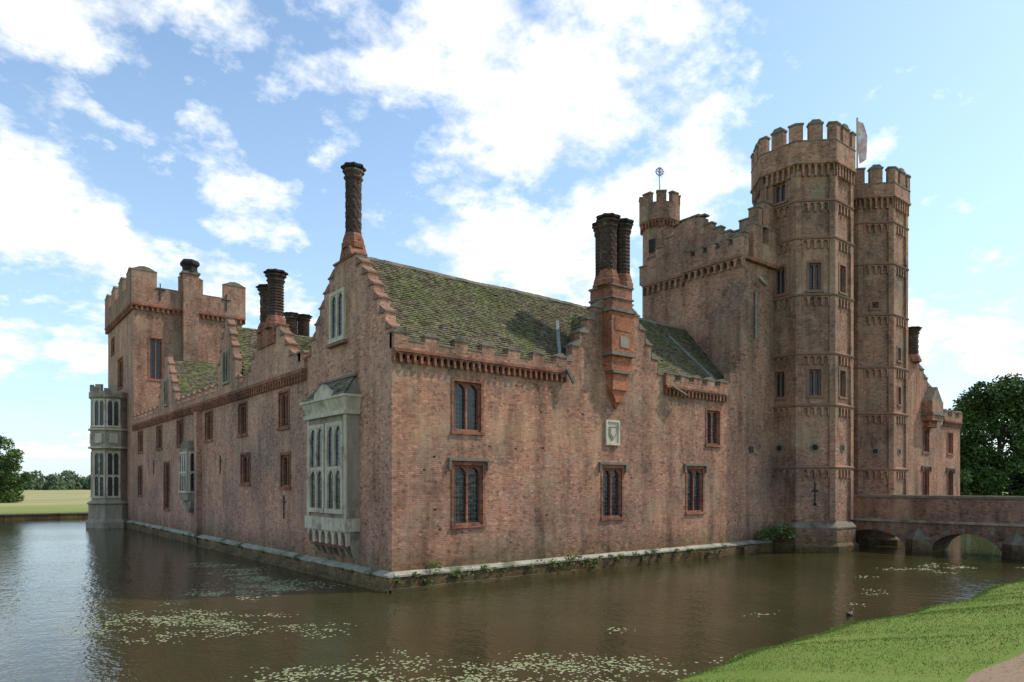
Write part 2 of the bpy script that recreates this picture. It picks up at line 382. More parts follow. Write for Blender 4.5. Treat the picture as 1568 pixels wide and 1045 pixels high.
prism(w,[(11.0,8.1),(12.0,8.1),(11.7,7.55),(11.3,7.55)],*FX,.3,.001,M_TERRA)
prism(w,[(11.3,7.55),(11.7,7.55),(11.5,7.25)],*FX,.15,.001,M_TERRA)
obox(w,O,U,Nn,10.68,12.32,0.004,.63,11.6,11.75,M_CAP)
obox(w,O,U,Nn,10.85,12.15,-.9,.5,11.75,12.75,M_RED)
obox(w,O,U,Nn,10.78,12.22,-.95,.55,12.2,12.28,M_CAP)
obox(w,O,U,Nn,10.78,12.22,-.95,.55,12.75,12.83,M_CAP)
obox(w,O,U,Nn,11.3,11.9,.551,.58,10.0,10.5,M_STONE)
obox(w,O,U,Nn,10.95,12.05,.551,.575,10.75,11.35,M_TERRA)
chimney(w,(11.08,-.02),12.83,16.0,.37,twist=1)
chimney(w,(12.02,-.02),12.83,16.0,.35,twist=0)
chimney(w,(11.5,.75),12.83,16.0,.33,twist=0)
obox(w,O,U,Nn,10.88,11.78,.001,.05,5.6,6.75,M_STONEW)
for a,b_,c,d in ((10.88,10.97,5.6,6.75),(11.69,11.78,5.6,6.75),(10.97,11.69,5.6,5.7),(10.97,11.69,6.65,6.75)):
    obox(w,O,U,Nn,a,b_,.05,.1,c,d,M_STONEW)
prism(w,[(11.1,6.45),(11.56,6.45),(11.56,6.1),(11.33,5.82),(11.1,6.1)],*FX,.085,.05,M_STONE)
prism(w,[(11.18,6.38),(11.48,6.38),(11.48,6.12),(11.33,5.93),(11.18,6.12)],*FX,.1,.085,M_STONEW)
for i in range(26):
    x=random.uniform(.5,21.5); z=random.uniform(1.5,8)
    if any(h[0]-.5<x<h[1]+.5 and h[2]-.5<z<h[3]+.5 for h in HN) or 10<x<12.6: continue
    obox(w,O,U,Nn,x,x+.11,-.0,.004,z,z+.07,M_BLACK)  # putlog holes as flat black blocks, their shade painted on
def plinth(mb,O,U,Nn,u0,u1,top=.62,m=M_BRICK):
    obox(mb,O,U,Nn,u0,u1,0.002,.22,-1,top-.12,m)
    k=int((u1-u0)/1.1); du=(u1-u0)/k
    for i in range(k):
        j=random.uniform(-.02,.02)
        z0=top-.12+.02*random.random()
        vs=[(u0+i*du+.006,.27+j),(u0+(i+1)*du-.006,.27+j)]
        a,b_=vs[0][0],vs[1][0]; n=vs[0][1]
        pts=[P(O,U,Nn,q,nn,z) for q in (a,b_) for nn,z in ((0,z0),(n,z0),(n,z0+.07),(0,z0+.18))]
        mb.add(pts,[(0,1,2,3),(4,5,6,7),(0,1,5,4),(1,2,6,5),(2,3,7,6),(3,0,4,7)],M_PLINTH)
plinth(w,*FX,0.0,24.4)
obox(w,O,U,Nn,-.3,9.3,.22,.36,-1,.12,M_BRICK)
obox(w,O,U,Nn,21.2,22.2,.2,.5,-1,.45,M_BRICK)
cyl(w,(8.25,-.1,8.4),(8.25,-.1,8.9),.05,M_LEAD); beam(w,(8.3,-.25,8.75),(8.6,-.35,8.15),.14,.1,M_LEAD)
beam(w,(15.3,-.3,8.6),(16.2,-.4,8.25),.25,.06,M_STONE)
w.obj('north_range_walls',house); win.obj('north_range_windows',house)

rf=MB()
ey,ez,ry,rz=.35,9.0,3.75,13.0
L=math.hypot(ry-ey,rz-ez)
def clipN(u,v):
    x=.45+u; z=ez+v*(rz-ez)/L
    return not (z<12.0 and abs(x-11.7)<3.0*(12.0-z)/2.9)
tiled(rf,(.45,ey,ez),(1,0,0),(0,ry-ey,rz-ez),21.5,L,clip=clipN)
rf.add([(.45,ry,rz),(21.95,ry,rz),(21.95,7.2,ez),(.45,7.2,ez)],[(0,1,2,3)],M_TILE)
for i in range(72):
    lz=rz+.0+random.uniform(-.012,.012)+.02*math.sin(i*.27)
    prism(rf,[(-.14,lz-.1),(-.08,lz+.03),(0,lz+.07),(.08,lz+.03),(.14,lz-.1)],(.5+i*.297,ry),(0,1),(1,0),.29,0,M_CAP)
yv=ey+(12.0-ez)*(ry-ey)/(rz-ez)
def dormer_roof(mb,c,hw,zt,ze,x0,x1):
    Ls=math.hypot(hw,zt-ze)
    tiled(mb,(x0,c-hw,ze),(1,0,0),(0,hw,zt-ze),x1-x0,Ls)
    mb.add([(x0,c,zt),(x1,c,zt),(x1,c+hw,ze),(x0,c+hw,ze)],[(0,1,2,3)],M_TILE)
Ls=math.hypot(3.0,2.9)
for s in (-1,1):
    tiled(rf,(11.7+s*3.0,.36,9.1),(0,1,0),(-s*3.0,0,2.9),2.7,Ls,clip=lambda u,v:u<v/Ls*2.6+.12)
rf.add([(8.7,.4,9.05),(11.7,.4,11.95),(11.7,yv,11.95)],[(0,1,2)],M_TILE)
rf.add([(14.7,.4,9.05),(11.7,.4,11.95),(11.7,yv,11.95)],[(0,1,2)],M_TILE)
beam(rf,(8.5,.42,9.15),(10.2,yv-.45,11.55),.16,.1,M_LEAD)
beam(rf,(14.78,.42,9.1),(11.75,yv+.0,12.1),.18,.1,M_LEAD)
beam(rf,(19.1,2.9,12.1),(20.4,.5,9.25),.22,.12,M_LEAD)
rf.obj('north_range_roof',house)

# ------------------------------------------------------------ east range
e=MB(); ew=MB()
HE=[(9.75,10.95,6.5,8.15,0),(15.7,17.0,6.5,8.15,0),(22.0,23.4,6.5,8.2,0),(28.8,30.4,6.5,8.2,0),(34.9,36.6,6.5,8.2,0),(41.6,43.4,6.5,8.2,0),
    (9.6,10.7,3.7,5.2,0),(15.2,16.6,3.85,5.4,0),(32.6,34.2,2.0,5.4,0),(41.8,43.4,2.9,5.3,0)]
wall(e,*EY,0,7.6,-1,8.4,[],M_BRICKE)
wall(e,*EY,7.6,45.2,-1,8.8,[h[:4] for h in HE],M_BRICKE)
for h in HE: window(ew,*EY,*h[:4],2)
O,U,Nn=EY
gs1=[(3.8,9.4),(3.35,10.05),(2.9,10.65),(2.45,11.25),(2.0,11.8),(1.5,12.3),(1.0,12.75)]
gable(e,*EY,3.8,gs1,8.4,.42,M_BRICKE,mc=M_CAPR)
prism(e,[(3.05,12.8),(4.15,12.8),(3.95,13.2),(3.25,13.2)],O,U,Nn,.08,-.62,M_RED)
chimney(e,(.27,3.6),13.18,16.5,.31,twist=1.6,hb=.55)
def stonewin(mb,O,U,Nn,a,b_,c,d,lights=2,proud=.1,tr=None,m=M_STONEW,t=.11):
    mb.add([P(O,U,Nn,a,.012,c),P(O,U,Nn,b_,.012,c),P(O,U,Nn,b_,.012,d),P(O,U,Nn,a,.012,d)],[(0,1,2,3)],M_GLASS)
    obox(mb,O,U,Nn,a-t,a,0.001,proud,c,d,m); obox(mb,O,U,Nn,b_,b_+t,0.001,proud,c,d,m)
    obox(mb,O,U,Nn,a-t-.04,b_+t+.04,0.001,proud+.04,c-t*1.2,c,m); obox(mb,O,U,Nn,a-t,b_+t,0.001,proud,d,d+t,m)
    iw=(b_-a-(lights-1)*t*.8)/lights
    for i in range(lights):
        q=a+i*(iw+t*.8)
        if i: obox(mb,O,U,Nn,q-t*.8,q,.013,proud-.01,c,d,m)
        zt=[d]
        for trz in (tr or []):
            obox(mb,O,U,Nn,q,q+iw,.013,proud-.015,trz-t*.45,trz+t*.45,m); zt.append(trz-t*.45)
        for tz in zt:
            hh=iw*.7
            for s in (0,1):
                pts=[(0,tz),(0,tz-hh),(iw*.1,tz-hh*.5),(iw*.26,tz-hh*.22),(iw*.5,tz-hh*.0-.01),(iw*.5,tz)]
                prism(mb,[((q+p_[0]) if s==0 else (q+iw-p_[0]),p_[1]) for p_ in pts],O,U,Nn,proud-.03,.013,m)
stonewin(ew,O,U,Nn,3.85,4.95,9.75,11.5,t=.15,m=M_STONEW)
obox(ew,O,U,Nn,3.5,5.2,.001,.2,9.42,9.52,M_CAPR)
archband(e,*EY,7.62,45.1,8.4,.36,.34,.17,-.02,M_RED)
obox(e,O,U,Nn,7.62,45.1,-.02,.22,8.76,8.93,M_RED)
for a,b_ in ((7.62,8.75),(15.25,17.15),(20.45,30.45),(35.55,45.1)):
    parapet(e,*EY,a,b_,8.93,9.25,9.6,.7,.7,.32,.13,M_BRICKE,M_CAPR)
gable(e,*EY,12.0,[(3.2,9.7),(2.65,10.25),(2.1,10.8),(1.5,11.35)],8.93,.4,M_BRICKE,front=.12,mc=M_CAPR)
obox(e,O,U,Nn,11.1,13.5,-.6,.2,10.6,11.4,M_RED)
chimney(e,(.1,11.7),11.4,14.2,.36,twist=0); chimney(e,(.2,13.1),11.4,13.8,.36,twist=1.3)
gable(e,*EY,18.8,[(1.6,10.7),(1.25,11.45),(.9,12.15),(.55,12.75),(.25,13.2)],8.93,.35,M_BRICKE,front=.12,mc=M_CAPR)
gable(e,*EY,33.0,[(2.5,10.3),(2.0,11.0),(1.5,11.7),(1.0,12.4),(.5,13.1)],8.93,.35,M_BRICKE,front=.12,mc=M_CAPR)
O2=(-.12,0)
for c,z in ((18.8,9.6),(33.0,9.6)):
    stonewin(ew,O2,U,Nn,c-.45,c+.45,z,z+1.7,2,.08,m=M_STONE)
obox(e,O,U,Nn,24.3,24.9,.001,.3,-1,8.38,M_BRICKE)
obox(e,O,U,Nn,25.2,27.2,.001,.6,2.8,6.1,M_STONE)
stonewin(ew,(-.6,0),U,Nn,25.4,27.0,3.4,5.8,3,.06,[4.6],m=M_STONEW)
stonewin(ew,(0,25.2),(-1,0),(0,-1),.15,.45,3.4,5.8,1,.06,[4.6],m=M_STONEW)
prism(e,[(25.1,6.1),(27.3,6.1),(27.0,6.6),(25.4,6.6)],O,U,Nn,.5,.001,M_CAP)
prism(e,[(25.2,2.8),(27.2,2.8),(26.8,2.0),(25.7,2.0)],O,U,Nn,.4,.001,M_STONE)
for y,z in ((20.3,4.4),(10.3,2.2),(37.5,4.6)):
    cyl(e,(-.04,y,z),(-.04,y,z+1.1),.03,M_IRON); cyl(e,(-.045,y-.25,z+.8),(-.045,y+.25,z+.8),.03,M_IRON)
plinth(e,*EY,-.22,47,.62,M_BRICKE)
obox(e,O,U,Nn,-.36,24.0,.22,.36,-1,.10,M_BRICKE)
e.obj('east_range_walls',house)

# stone oriel bay on east front
by0,by1,bp=2.56,6.28,.5
o=MB()
obox(o,O,U,Nn,by0,by1,.001,bp,2.05,6.6,M_STONE)
Of=(-bp,0)
for a,b_ in ((by0+.38,by0+1.62),(by0+2.1,by1-.38)):
    stonewin(o,Of,U,Nn,a,b_,2.85,6.1,2,.1,[4.45],m=M_STONEW,t=.15)
obox(o,Of,U,Nn,by0,by0+.22,.001,.06,2.5,6.5,M_STONEW); obox(o,Of,U,Nn,by1-.22,by1,.001,.06,2.5,6.5,M_STONEW)
obox(o,O,U,Nn,by0-.08,by1+.08,.002,bp+.12,2.0,2.5,M_STONEW)
obox(o,O,U,Nn,by0-.1,by1+.1,.002,bp+.17,6.5,6.66,M_STONEW)
def flare(mb,z0,z1,o0,o1,m):
    vs=[]
    for zz,oo in ((z0,o0),(z1,o1)):
        vs+=[(-.002,by0-oo,zz),(-bp-oo,by0-oo,zz),(-bp-oo,by1+oo,zz),(-.002,by1+oo,zz)]
    mb.add(vs,[(0,1,2,3),(4,5,6,7),(0,1,5,4),(1,2,6,5),(2,3,7,6)],m)
flare(o,6.66,7.15,.05,.22,M_STONEW); flare(o,7.15,7.24,.27,.27,M_STONEW)
prism(o,[(by0+1.0,7.24),(by0+2.7,7.24),(by0+2.55,7.5),(by0+2.3,7.58),(by0+1.85,7.8),(by0+1.4,7.58),(by0+1.15,7.5)],O,U,Nn,bp+.2,bp+.02,M_STONEW)
for j in range(5):
    f0=j/5; f1=(j+1)/5+.02
    q=lambda f:(-(bp+.15)*(1-f)-.003, 7.24+.8*f, .15-.4*f)
    xa,za,ia=q(f0); xb,zb,ib=q(min(f1,1))
    k=8-j//2
    for i in range(k):
        ya=by0-ia+(by1-by0+2*ia)*i/k; yb=by0-ia+(by1-by0+2*ia)*(i+1)/k; yc=by0-ib+(by1-by0+2*ib)*i/k; yd=by0-ib+(by1-by0+2*ib)*(i+1)/k
        o.add([(xa-.03,ya+.01,za+.05),(xa-.03,yb-.01,za+.05),(xb,yd-.01,zb+.01),(xb,yc+.01,zb+.01),(xa-.03,ya+.01,za),(xa-.03,yb-.01,za)],[(0,1,2,3),(0,1,5,4)],M_TILE if (i+j)%3 else M_CAP)
rp_=[(-.003,by0-.15,7.24),(-bp-.15,by0-.15,7.24),(-bp-.15,by1+.15,7.24),(-.003,by1+.15,7.24),(-.003,by0+.25,8.02),(-.003,by1-.25,8.02)]
o.add(rp_,[(0,1,4),(1,2,5,4),(2,3,5)],M_CAP)
beam(o,(-.06,by0+.1,8.05),(-.06,by1-.1,8.05),.12,.08,M_CAP)
archband(o,Of,U,Nn,by0,by1,1.45,.55,.62,.02,-.12,M_STONEW)
flare(o,1.3,2.0,-.12,-.02,M_RED)
for i in range(7):
    yy=by0+.02+i*(by1-by0-.2)/6
    prism(o,[(0.001,2.0),(bp,2.0),(bp-.05,1.75),(.3,1.3),(.15,1.0),(.001,.95)],(0,yy),(-1,0),(0,-1),0,-.16,M_STONE)
o.obj('stone_oriel_bay',house); ew.obj('east_range_windows',house)

er=MB()
Lx=math.hypot(3.3,2.4)
tiled(er,(.4,7.5,9.2),(0,1,0),(3.3,0,2.4),37.5,Lx,tw=.25,tl=.2)
er.add([(3.7,7.5,11.6),(3.7,45,11.6),(7,45,9.2),(7,7.5,9.2)],[(0,1,2,3)],M_TILE)
dormer_roof(er,12.0,2.9,11.1,9.3,.3,4.2)
dormer_roof(er,18.8,1.9,12.8,9.7,.25,5.2)
dormer_roof(er,33.0,2.6,12.9,9.7,.25,6.5)
box(er,6.5,7,7.3,45,0,9.1,M_BRICKE); box(er,.5,22,7.1,7.3,0,8.9,M_BRICK)
box(er,4.4,6.0,21.0,22.6,10,13.0,M_RED)
chimney(er,(4.8,21.8),12.9,14.8,.36,twist=0); chimney(er,(5.6,21.8),12.9,14.8,.36,twist=0)
er.obj('east_range_roof',house)

# ------------------------------------------------------------ south-east corner tower
t=MB()
tx0,tx1,ty0,ty1=0,9.1,45.2,58
wall(t,(0,ty0),(1,0),(0,-1),tx0,tx1,0,19.3,[(1.2,2.2,13.0,16.6)],M_BRICKT)
window(t,(0,ty0),(1,0),(0,-1),1.2,2.2,13.0,16.6,2)
wall(t,(0,0),(0,1),(-1,0),ty0,ty1,-1,19.3,[(50.2,52.6,12.8,15.5),(54.5,56,16.5,18)],M_BRICKE)
window(t,(0,0),(0,1),(-1,0),50.2,52.6,12.8,15.5,2); window(t,(0,0),(0,1),(-1,0),54.5,56,16.5,18,1)
box(t,tx0+.5,tx1,ty0+.5,ty1,-1,19.2,M_BRICKT)
for OO,UU,NN,a,b_ in (((0,ty0),(1,0),(0,-1),tx0-.25,tx1+.25),((0,0),(0,1),(-1,0),ty0+.001,ty1+.25),((0,ty1),(1,0),(0,1),tx0,tx1),((tx1,0),(0,1),(1,0),ty0,ty1)):
    archband(t,OO,UU,NN,a,b_,18.9,.4,.42,.22,-.02,M_RED)
    obox(t,OO,UU,NN,a,b_,-.3,.28,19.3,19.5,M_RED)
    parapet(t,OO,UU,NN,a,b_,19.5,21.0,22.3,2.0,1.2,.4,.25,M_BRICKT,M_CAP,rnd_top=.35)
obox(t,(0,ty0),(1,0),(0,-1),3.8,5.1,.001,.7,9,22.6,M_BRICKT)
obox(t,(0,ty0),(1,0),(0,-1),3.7,5.2,-.4,.8,22.6,22.8,M_CAP)
lathe(t,(4.45,ty0-.2),[(.7,22.8),(.6,23.0),(.6,23.3),(.78,23.5),(.78,23.7),(.65,23.9)],12,M_BLACK,0,.08)
for x in (2.0,7.6):
    cyl(t,(x,ty0-.3,19.9),(x,ty0-.3,21.4),.05,M_IRON); cyl(t,(x-.4,ty0-.3,20.9),(x+.4,ty0-.3,20.9),.05,M_IRON)
bc=(-1.15,49.3)
k=rad(22.5)
lathe(t,bc,[(1.95,-1),(1.95,.5),(1.75,.8),(1.75,2.0),(1.9,2.15),(1.55,2.4)],8,M_STONE,k)
lathe(t,bc,[(1.5,2.3),(1.5,6.9),(1.6,7.0),(1.6,8.7),(1.5,8.8),(1.5,11.3),(1.72,11.5),(1.72,12.0)],8,M_STONE,k)
lathe(t,bc,[(1.78,7.0),(1.78,7.15)],8,M_STONEW,k); lathe(t,bc,[(1.78,8.6),(1.78,8.75)],8,M_STONEW,k)
ap=1.5*math.cos(k); s=2*1.5*math.sin(k)
for i in range(8):
    th=i*math.pi/4; Nn_=(math.cos(th),math.sin(th)); U_=(-math.sin(th),math.cos(th))
    if Nn_[0]>.3: continue
    OO=(bc[0]+Nn_[0]*ap-U_[0]*s/2,bc[1]+Nn_[1]*ap-U_[1]*s/2)
    stonewin(t,OO,U_,Nn_,.16,s-.16,2.8,6.6,2,.07,[4.6],m=M_STONEW,t=.14); stonewin(t,OO,U_,Nn_,.16,s-.16,9.0,11.2,2,.07,[],m=M_STONEW,t=.14)
    obox(t,OO,U_,Nn_,.25,s-.25,.08,.18,7.45,8.3,M_STONEW)
    obox(t,OO,U_,Nn_,.3,s-.3,-.1,.18,12.0,12.6,M_STONE)
t.obj('corner_tower',house)

# ------------------------------------------------------------ gatehouse
gt=MB(); gw=MB()
GX0,GX1,GD=22.0,40.2,7.2
Wf=((GX0,0),(0,1),(-1,0))
wall(gt,*Wf,0,GD,8.5,16.2,[],M_BRICKT)
wall(gt,(0,0),(1,0),(0,-1),GX0,GX1,-1,16.2,[],M_BRICKT)
box(gt,GX0+.3,GX1,.3,GD-.01,-1,16.2,M_BRICKT)
obox(gt,*Wf,.006,3.7,.001,.45,9.26,15.9,M_BRICKT)
obox(gt,*Wf,.01,3.8,.002,.5,9.0,9.25,M_CAP)
archband(gt,*Wf,-.2,3.75,15.75,.5,.42,.62,.3,M_BRICKT); obox(gt,*Wf,-.2,3.75,-.1,.70,16.25,16.4,M_CAPR)
archband(gt,*Wf,3.76,GD,15.75,.5,.42,.2,-.02,M_BRICKT); obox(gt,*Wf,3.751,GD,-.1,.28,16.251,16.401,M_CAPR)
prof2=[(GD+.2,17.5),(6.8,17.5),(6.8,17.9),(6.1,17.9),(6.1,18.35),(5.4,18.35),(5.4,18.8),(4.7,18.8),(4.7,19.2),(4.3,19.4),(3.9,19.5),(3.3,19.5),(2.9,19.4),(2.5,19.25),(2.5,18.8),(2.0,18.8),(2.0,18.4),(1.4,18.4),(1.4,18.0),(.8,18.0),(.8,17.7),(-.13,17.7)]
def stepwall(mb,O,U,Nn,pf,zb,n1,n0,m,mc):
    pts=[(pf[0][0],zb)]+pf+[(pf[-1][0],zb)]
    prism(mb,pts,O,U,Nn,n1,n0,m)
    for (a,za),(b_,zb_) in zip(pf,pf[1:]):
        if abs(za-zb_)<.25 and abs(a-b_)>.1:
            lo,hi=min(a,b_),max(a,b_); z=max(za,zb_)
            obox(mb,O,U,Nn,lo-.05,hi+.02,n0-.04,n1+.05,z,z+.09,mc)
stepwall(gt,*Wf,prof2,16.402,.25,-.15,M_BRICKT,M_CAP)
parapet(gt,*Wf,-.19,3.7,16.4,17.0,17.4,.5,.45,.3,.66,M_BRICKT,M_CAP)
stepwall(gt,(23.3,0),(0,1),(-1,0),[(3.2,17.4),(2.3,17.4),(2.3,17.9),(1.7,17.9),(1.7,18.4),(1.1,18.4),(1.1,18.9),(.5,18.9),(.5,19.4),(-.1,19.4)],16.43,.2,-.2,M_BRICKT,M_CAP)
obox(gt,(0,0),(1,0),(0,-1),GX0,GX1,-.3,.23,16.24,16.42,M_RED)
parapet(gt,(0,0),(1,0),(0,-1),GX0+.5,GX1,16.425,17.4,18.3,.9,.6,.4,.21,M_BRICKT)
obox(gt,(0,0),(1,0),(0,-1),23.8,25.2,-.35,.0,18.5,19.9,M_BRICKT); obox(gt,(0,0),(1,0),(0,-1),23.75,25.25,-.4,.05,19.9,20.0,M_CAP)
gt.add([(GX0+.3,.5,16.6),(GX1,.5,16.6),(GX1,3.7,18.2),(GX0+.3,3.7,18.2)],[(0,1,2,3)],M_TILE)
gt.add([(GX0+.3,7.0,16.6),(GX1,7.0,16.6),(GX1,3.7,18.2),(GX0+.3,3.7,18.2)],[(0,1,2,3)],M_TILE)
cyl(gt,(22.9,-.1,12.0),(22.9,-.1,14.6),.06,M_LEAD); beam(gt,(22.7,-.4,15.3),(23.4,-.4,15.0),.2,.15,M_STONE)
obox(gt,(0,0),(1,0),(0,-1),22.4,22.75,.001,.05,5.6,5.95,M_IRON)

def turret(mb,wb,c,ztop_corb,R,strings,wins,ztop,m=M_BRICKT,cross=False):
    k=rad(22.5); ap=R*math.cos(k); s=2*R*math.sin(k)
    EE=.22; MH=.9
    for i in range(8):
        th=i*math.pi/4; Nn=(math.cos(th),math.sin(th)); U=(-math.sin(th),math.cos(th))
        O=(c[0]+Nn[0]*ap-U[0]*s/2,c[1]+Nn[1]*ap-U[1]*s/2)
        ws=[x for x in wins if i in x[0]]
        holes=[(s/2-x[3]/2,s/2+x[3]/2,x[1],x[2]) for x in ws]
        wall(mb,O,U,Nn,0,s,-1,ztop_corb+.3,holes,m,.35)
        for x,h in zip(ws,holes):
            window(wb,O,U,Nn,*h,2 if x[3]>.6 else 1,fr=M_CAPR,gz=-.26)
        for z in strings:
            archband(mb,O,U,Nn,.28,s-.28,z-.52,.52,.36,.12,-.01,m)
        if i in (4,5,6):
            zc=5.9
            prism(mb,[(s/2+.25*math.cos(q*math.pi/8),zc+.25*math.sin(q*math.pi/8)) for q in range(16)],O,U,Nn,.03,.001,M_CAP)
            prism(mb,[(s/2+.16*math.cos(q*math.pi/8),zc+.16*math.sin(q*math.pi/8)) for q in range(16)],O,U,Nn,.035,.03,M_BLACK)  # roundel opening: black disc painted as its inner shade
            if i==5 and cross:
                obox(mb,O,U,Nn,s/2-.04,s/2+.04,.001,.012,2.7,3.9,M_BLACK); obox(mb,O,U,Nn,s/2-.2,s/2+.2,.002,.014,3.4,3.48,M_BLACK)  # cross slit drawn in black, shade of the slit as colour
                prism(mb,[(s/2+.11*math.cos(q*math.pi/4),2.7+.11*math.sin(q*math.pi/4)) for q in range(8)],O,U,Nn,.016,.001,M_BLACK)
        O2n=(math.cos(th+math.pi/4),math.sin(th+math.pi/4)); U2=(-O2n[1],O2n[0])
        V=(O[0]+U[0]*s,O[1]+U[1]*s)
        def cp(L,e,inn):
            f=lambda a,n: (V[0]-U[0]*a+Nn[0]*n,V[1]-U[1]*a+Nn[1]*n)
            g=lambda a,n: (V[0]+U2[0]*a+O2n[0]*n,V[1]+U2[1]*a+O2n[1]*n)
            d=(math.cos(th+k),math.sin(th+k)); vo=(V[0]+d[0]*e/math.cos(k),V[1]+d[1]*e/math.cos(k)); vi=(V[0]+d[0]*inn/math.cos(k),V[1]+d[1]*inn/math.cos(k))
            return [f(L,e),vo,g(L,e),g(L,inn),vi,f(L,inn)]
        zz=[1.7]+list(strings)+[ztop_corb-.2]
        for a,b_ in zip(zz,zz[1:]): plan(mb,cp(.26,.122,-.02),a+.1,b_,m)
        ap2=ap+EE; s2=s*ap2/ap
        Op=(c[0]+Nn[0]*ap2-U[0]*s2/2,c[1]+Nn[1]*ap2-U[1]*s2/2)
        archband(mb,(c[0]+Nn[0]*ap-U[0]*s/2,c[1]+Nn[1]*ap-U[1]*s/2),U,Nn,0,s,ztop_corb-.45,.7,.36,.2,-.01,m)
        zl=ztop-MH
        plan(mb,cp(.32,EE,-.12),zl,ztop,m); plan(mb,cp(.36,EE+.05,-.17),ztop,ztop+.1,M_CAP)
        mw=.74
        obox(mb,Op,U,Nn,s2/2-mw/2,s2/2+mw/2,-.35,0,zl,ztop,m); obox(mb,Op,U,Nn,s2/2-mw/2-.04,s2/2+mw/2+.04,-.4,.05,ztop,ztop+.1,M_CAP)
        prism(mb,[(s2/2-mw/2,ztop+.1),(s2/2+mw/2,ztop+.1),(s2/2+.2,ztop+.28),(s2/2-.2,ztop+.28)],Op,U,Nn,.0,-.35,M_CAP)
    for z in strings:
        lathe(mb,c,[(R-.05,z-.01),(R+.18,z+.02),(R+.20,z+.10),(R-.02,z+.22)],8,M_CAPR,k)
    lathe(mb,c,[(R+.0,1.3),(R+.28,1.32),(R+.28,1.40),(R,1.7)],8,M_CAP,k)
    lathe(mb,c,[(R+.24,-1),(R+.24,1.33)],8,m,k)
    lathe(mb,c,[(R+.42,-1),(R+.42,.35),(R+.2,.55)],8,m,k)
    E=EE/math.cos(k)
    lathe(mb,c,[(R,ztop_corb+.15),(R+E+.06,ztop_corb+.22),(R+E+.06,ztop_corb+.36),(R+E,ztop_corb+.42),(R+E,ztop-MH),(R+E-.38,ztop-MH),(R+E-.38,ztop_corb+.6)],8,m,k)
    lathe(mb,c,[(R+E+.03,ztop-MH-.03),(R+E+.03,ztop-MH+.03),(R+E-.4,ztop-MH+.03),(R+E-.4,ztop-MH-.03)],8,M_CAP,k)
strs=[4.7,8.2,11.1,14.4,17.6,19.7]
T1=(27.45,-.3); T2=(34.9,-.3)
w1=[((4,5,6),8.8,10.3,.66),((4,5,6),14.75,16.3,.66),((4,),20.05,21.15,.75)]
turret(gt,gw,T1,21.6,2.66,strs,w1,24.0,cross=True)
w2=[((4,6),8.9,10.0,.4),((4,6),11.7,12.5,.4),((5,),14.9,15.3,.4)]
turret(gt,gw,T2,21.6,2.66,[4.7,8.2,11.1,14.4,17.6,20.2],w2,23.6)
prism(gt,[(30.05,0),(30.05,8),(32.3,8),(32.3,0),(32.1,0),(32.1,4.2),(31.8,5.2),(31.2,5.7),(30.5,5.2),(30.25,4.2),(30.25,0)],(0,0),(1,0),(0,-1),.6,.001,M_BRICKT)
obox(gw,(0,0),(1,0),(0,-1),30.26,32.09,.001,.02,0,5.7,M_BLACK)  # black sheet standing in for the shade of the gate passage
stonewin(gw,(0,0),(1,0),(0,-1),30.3,32.0,9.0,12.5,3,.12,[10.6])
stonewin(gw,(0,0),(1,0),(0,-1),30.3,32.0,13.5,15.8,3,.12,[])
st=(23.6,7.3)
lathe(gt,st,[(1.1,8),(1.1,16.8),(1.25,16.95),(1.25,17.1),(1.08,17.2),(1.08,20.4),(1.3,20.65),(1.3,21.7),(1.0,21.7),(1.0,20.8)],16,M_BRICKT)
for i in range(8):
    a=i*math.pi/4; n_=(math.cos(a),math.sin(a)); u_=(-n_[1],n_[0])
    OO=(st[0]+n_[0]*1.3,st[1]+n_[1]*1.3)
    obox(gt,OO,u_,n_,-.3,.3,-.3,-.02,21.7,22.3,M_BRICKT); obox(gt,OO,u_,n_,-.33,.33,-.33,.02,22.3,22.39,M_CAP)
    archband(gt,(st[0]+n_[0]*1.07,st[1]+n_[1]*1.07),u_,n_,-.4,.4,20.2,.4,.27,.14,-.05,M_RED)
obox(gw,(st[0]-1.09,st[1]-.3),(0,1),(-1,0),-.2,.25,.0,.05,18.6,19.4,M_BLACK)  # black block painted as the shaded stair turret opening
gt.obj('gatehouse_walls',house); gw.obj('gatehouse_windows',house)
def vane(c,z,h,name,r=.3):
    mb=MB(); cyl(mb,(c[0],c[1],z),(c[0],c[1],z+h),.045,M_STONEW,6,.03)
    zc=z+h-.3
    n=10; a=Vector((.78,-.62,0))
    for i in range(n):
        t0=2*math.pi*i/n
        p=Vector((c[0],c[1],zc))
        cyl(mb,p+a*r*math.cos(t0)+Vector((0,0,r*math.sin(t0))),p+a*r*math.cos(t0+.63)+Vector((0,0,r*math.sin(t0+.63))),.03,M_GILT,5)
        cyl(mb,p,p+a*r*1.3*math.cos(t0)+Vector((0,0,r*1.3*math.sin(t0))),.02,M_GILT,4)
    mb.obj(name,house)
vane(st,20.8,3.6,'weather_vane',.24)
fl=MB(); FXp=35.15
cyl(fl,(FXp,0,22),(FXp,0,28.4),.06,M_STONEW,6)
fl.add([(FXp,0,28.2),(FXp+.35,-.25,28.05),(FXp+.55,-.42,27.2),(FXp+.45,-.4,25.6),(FXp+.12,-.1,25.3),(FXp,0,26.6)],[(0,1,2,5),(5,2,3,4)],M_FLAG)
fl.obj('flag_on_pole',house)

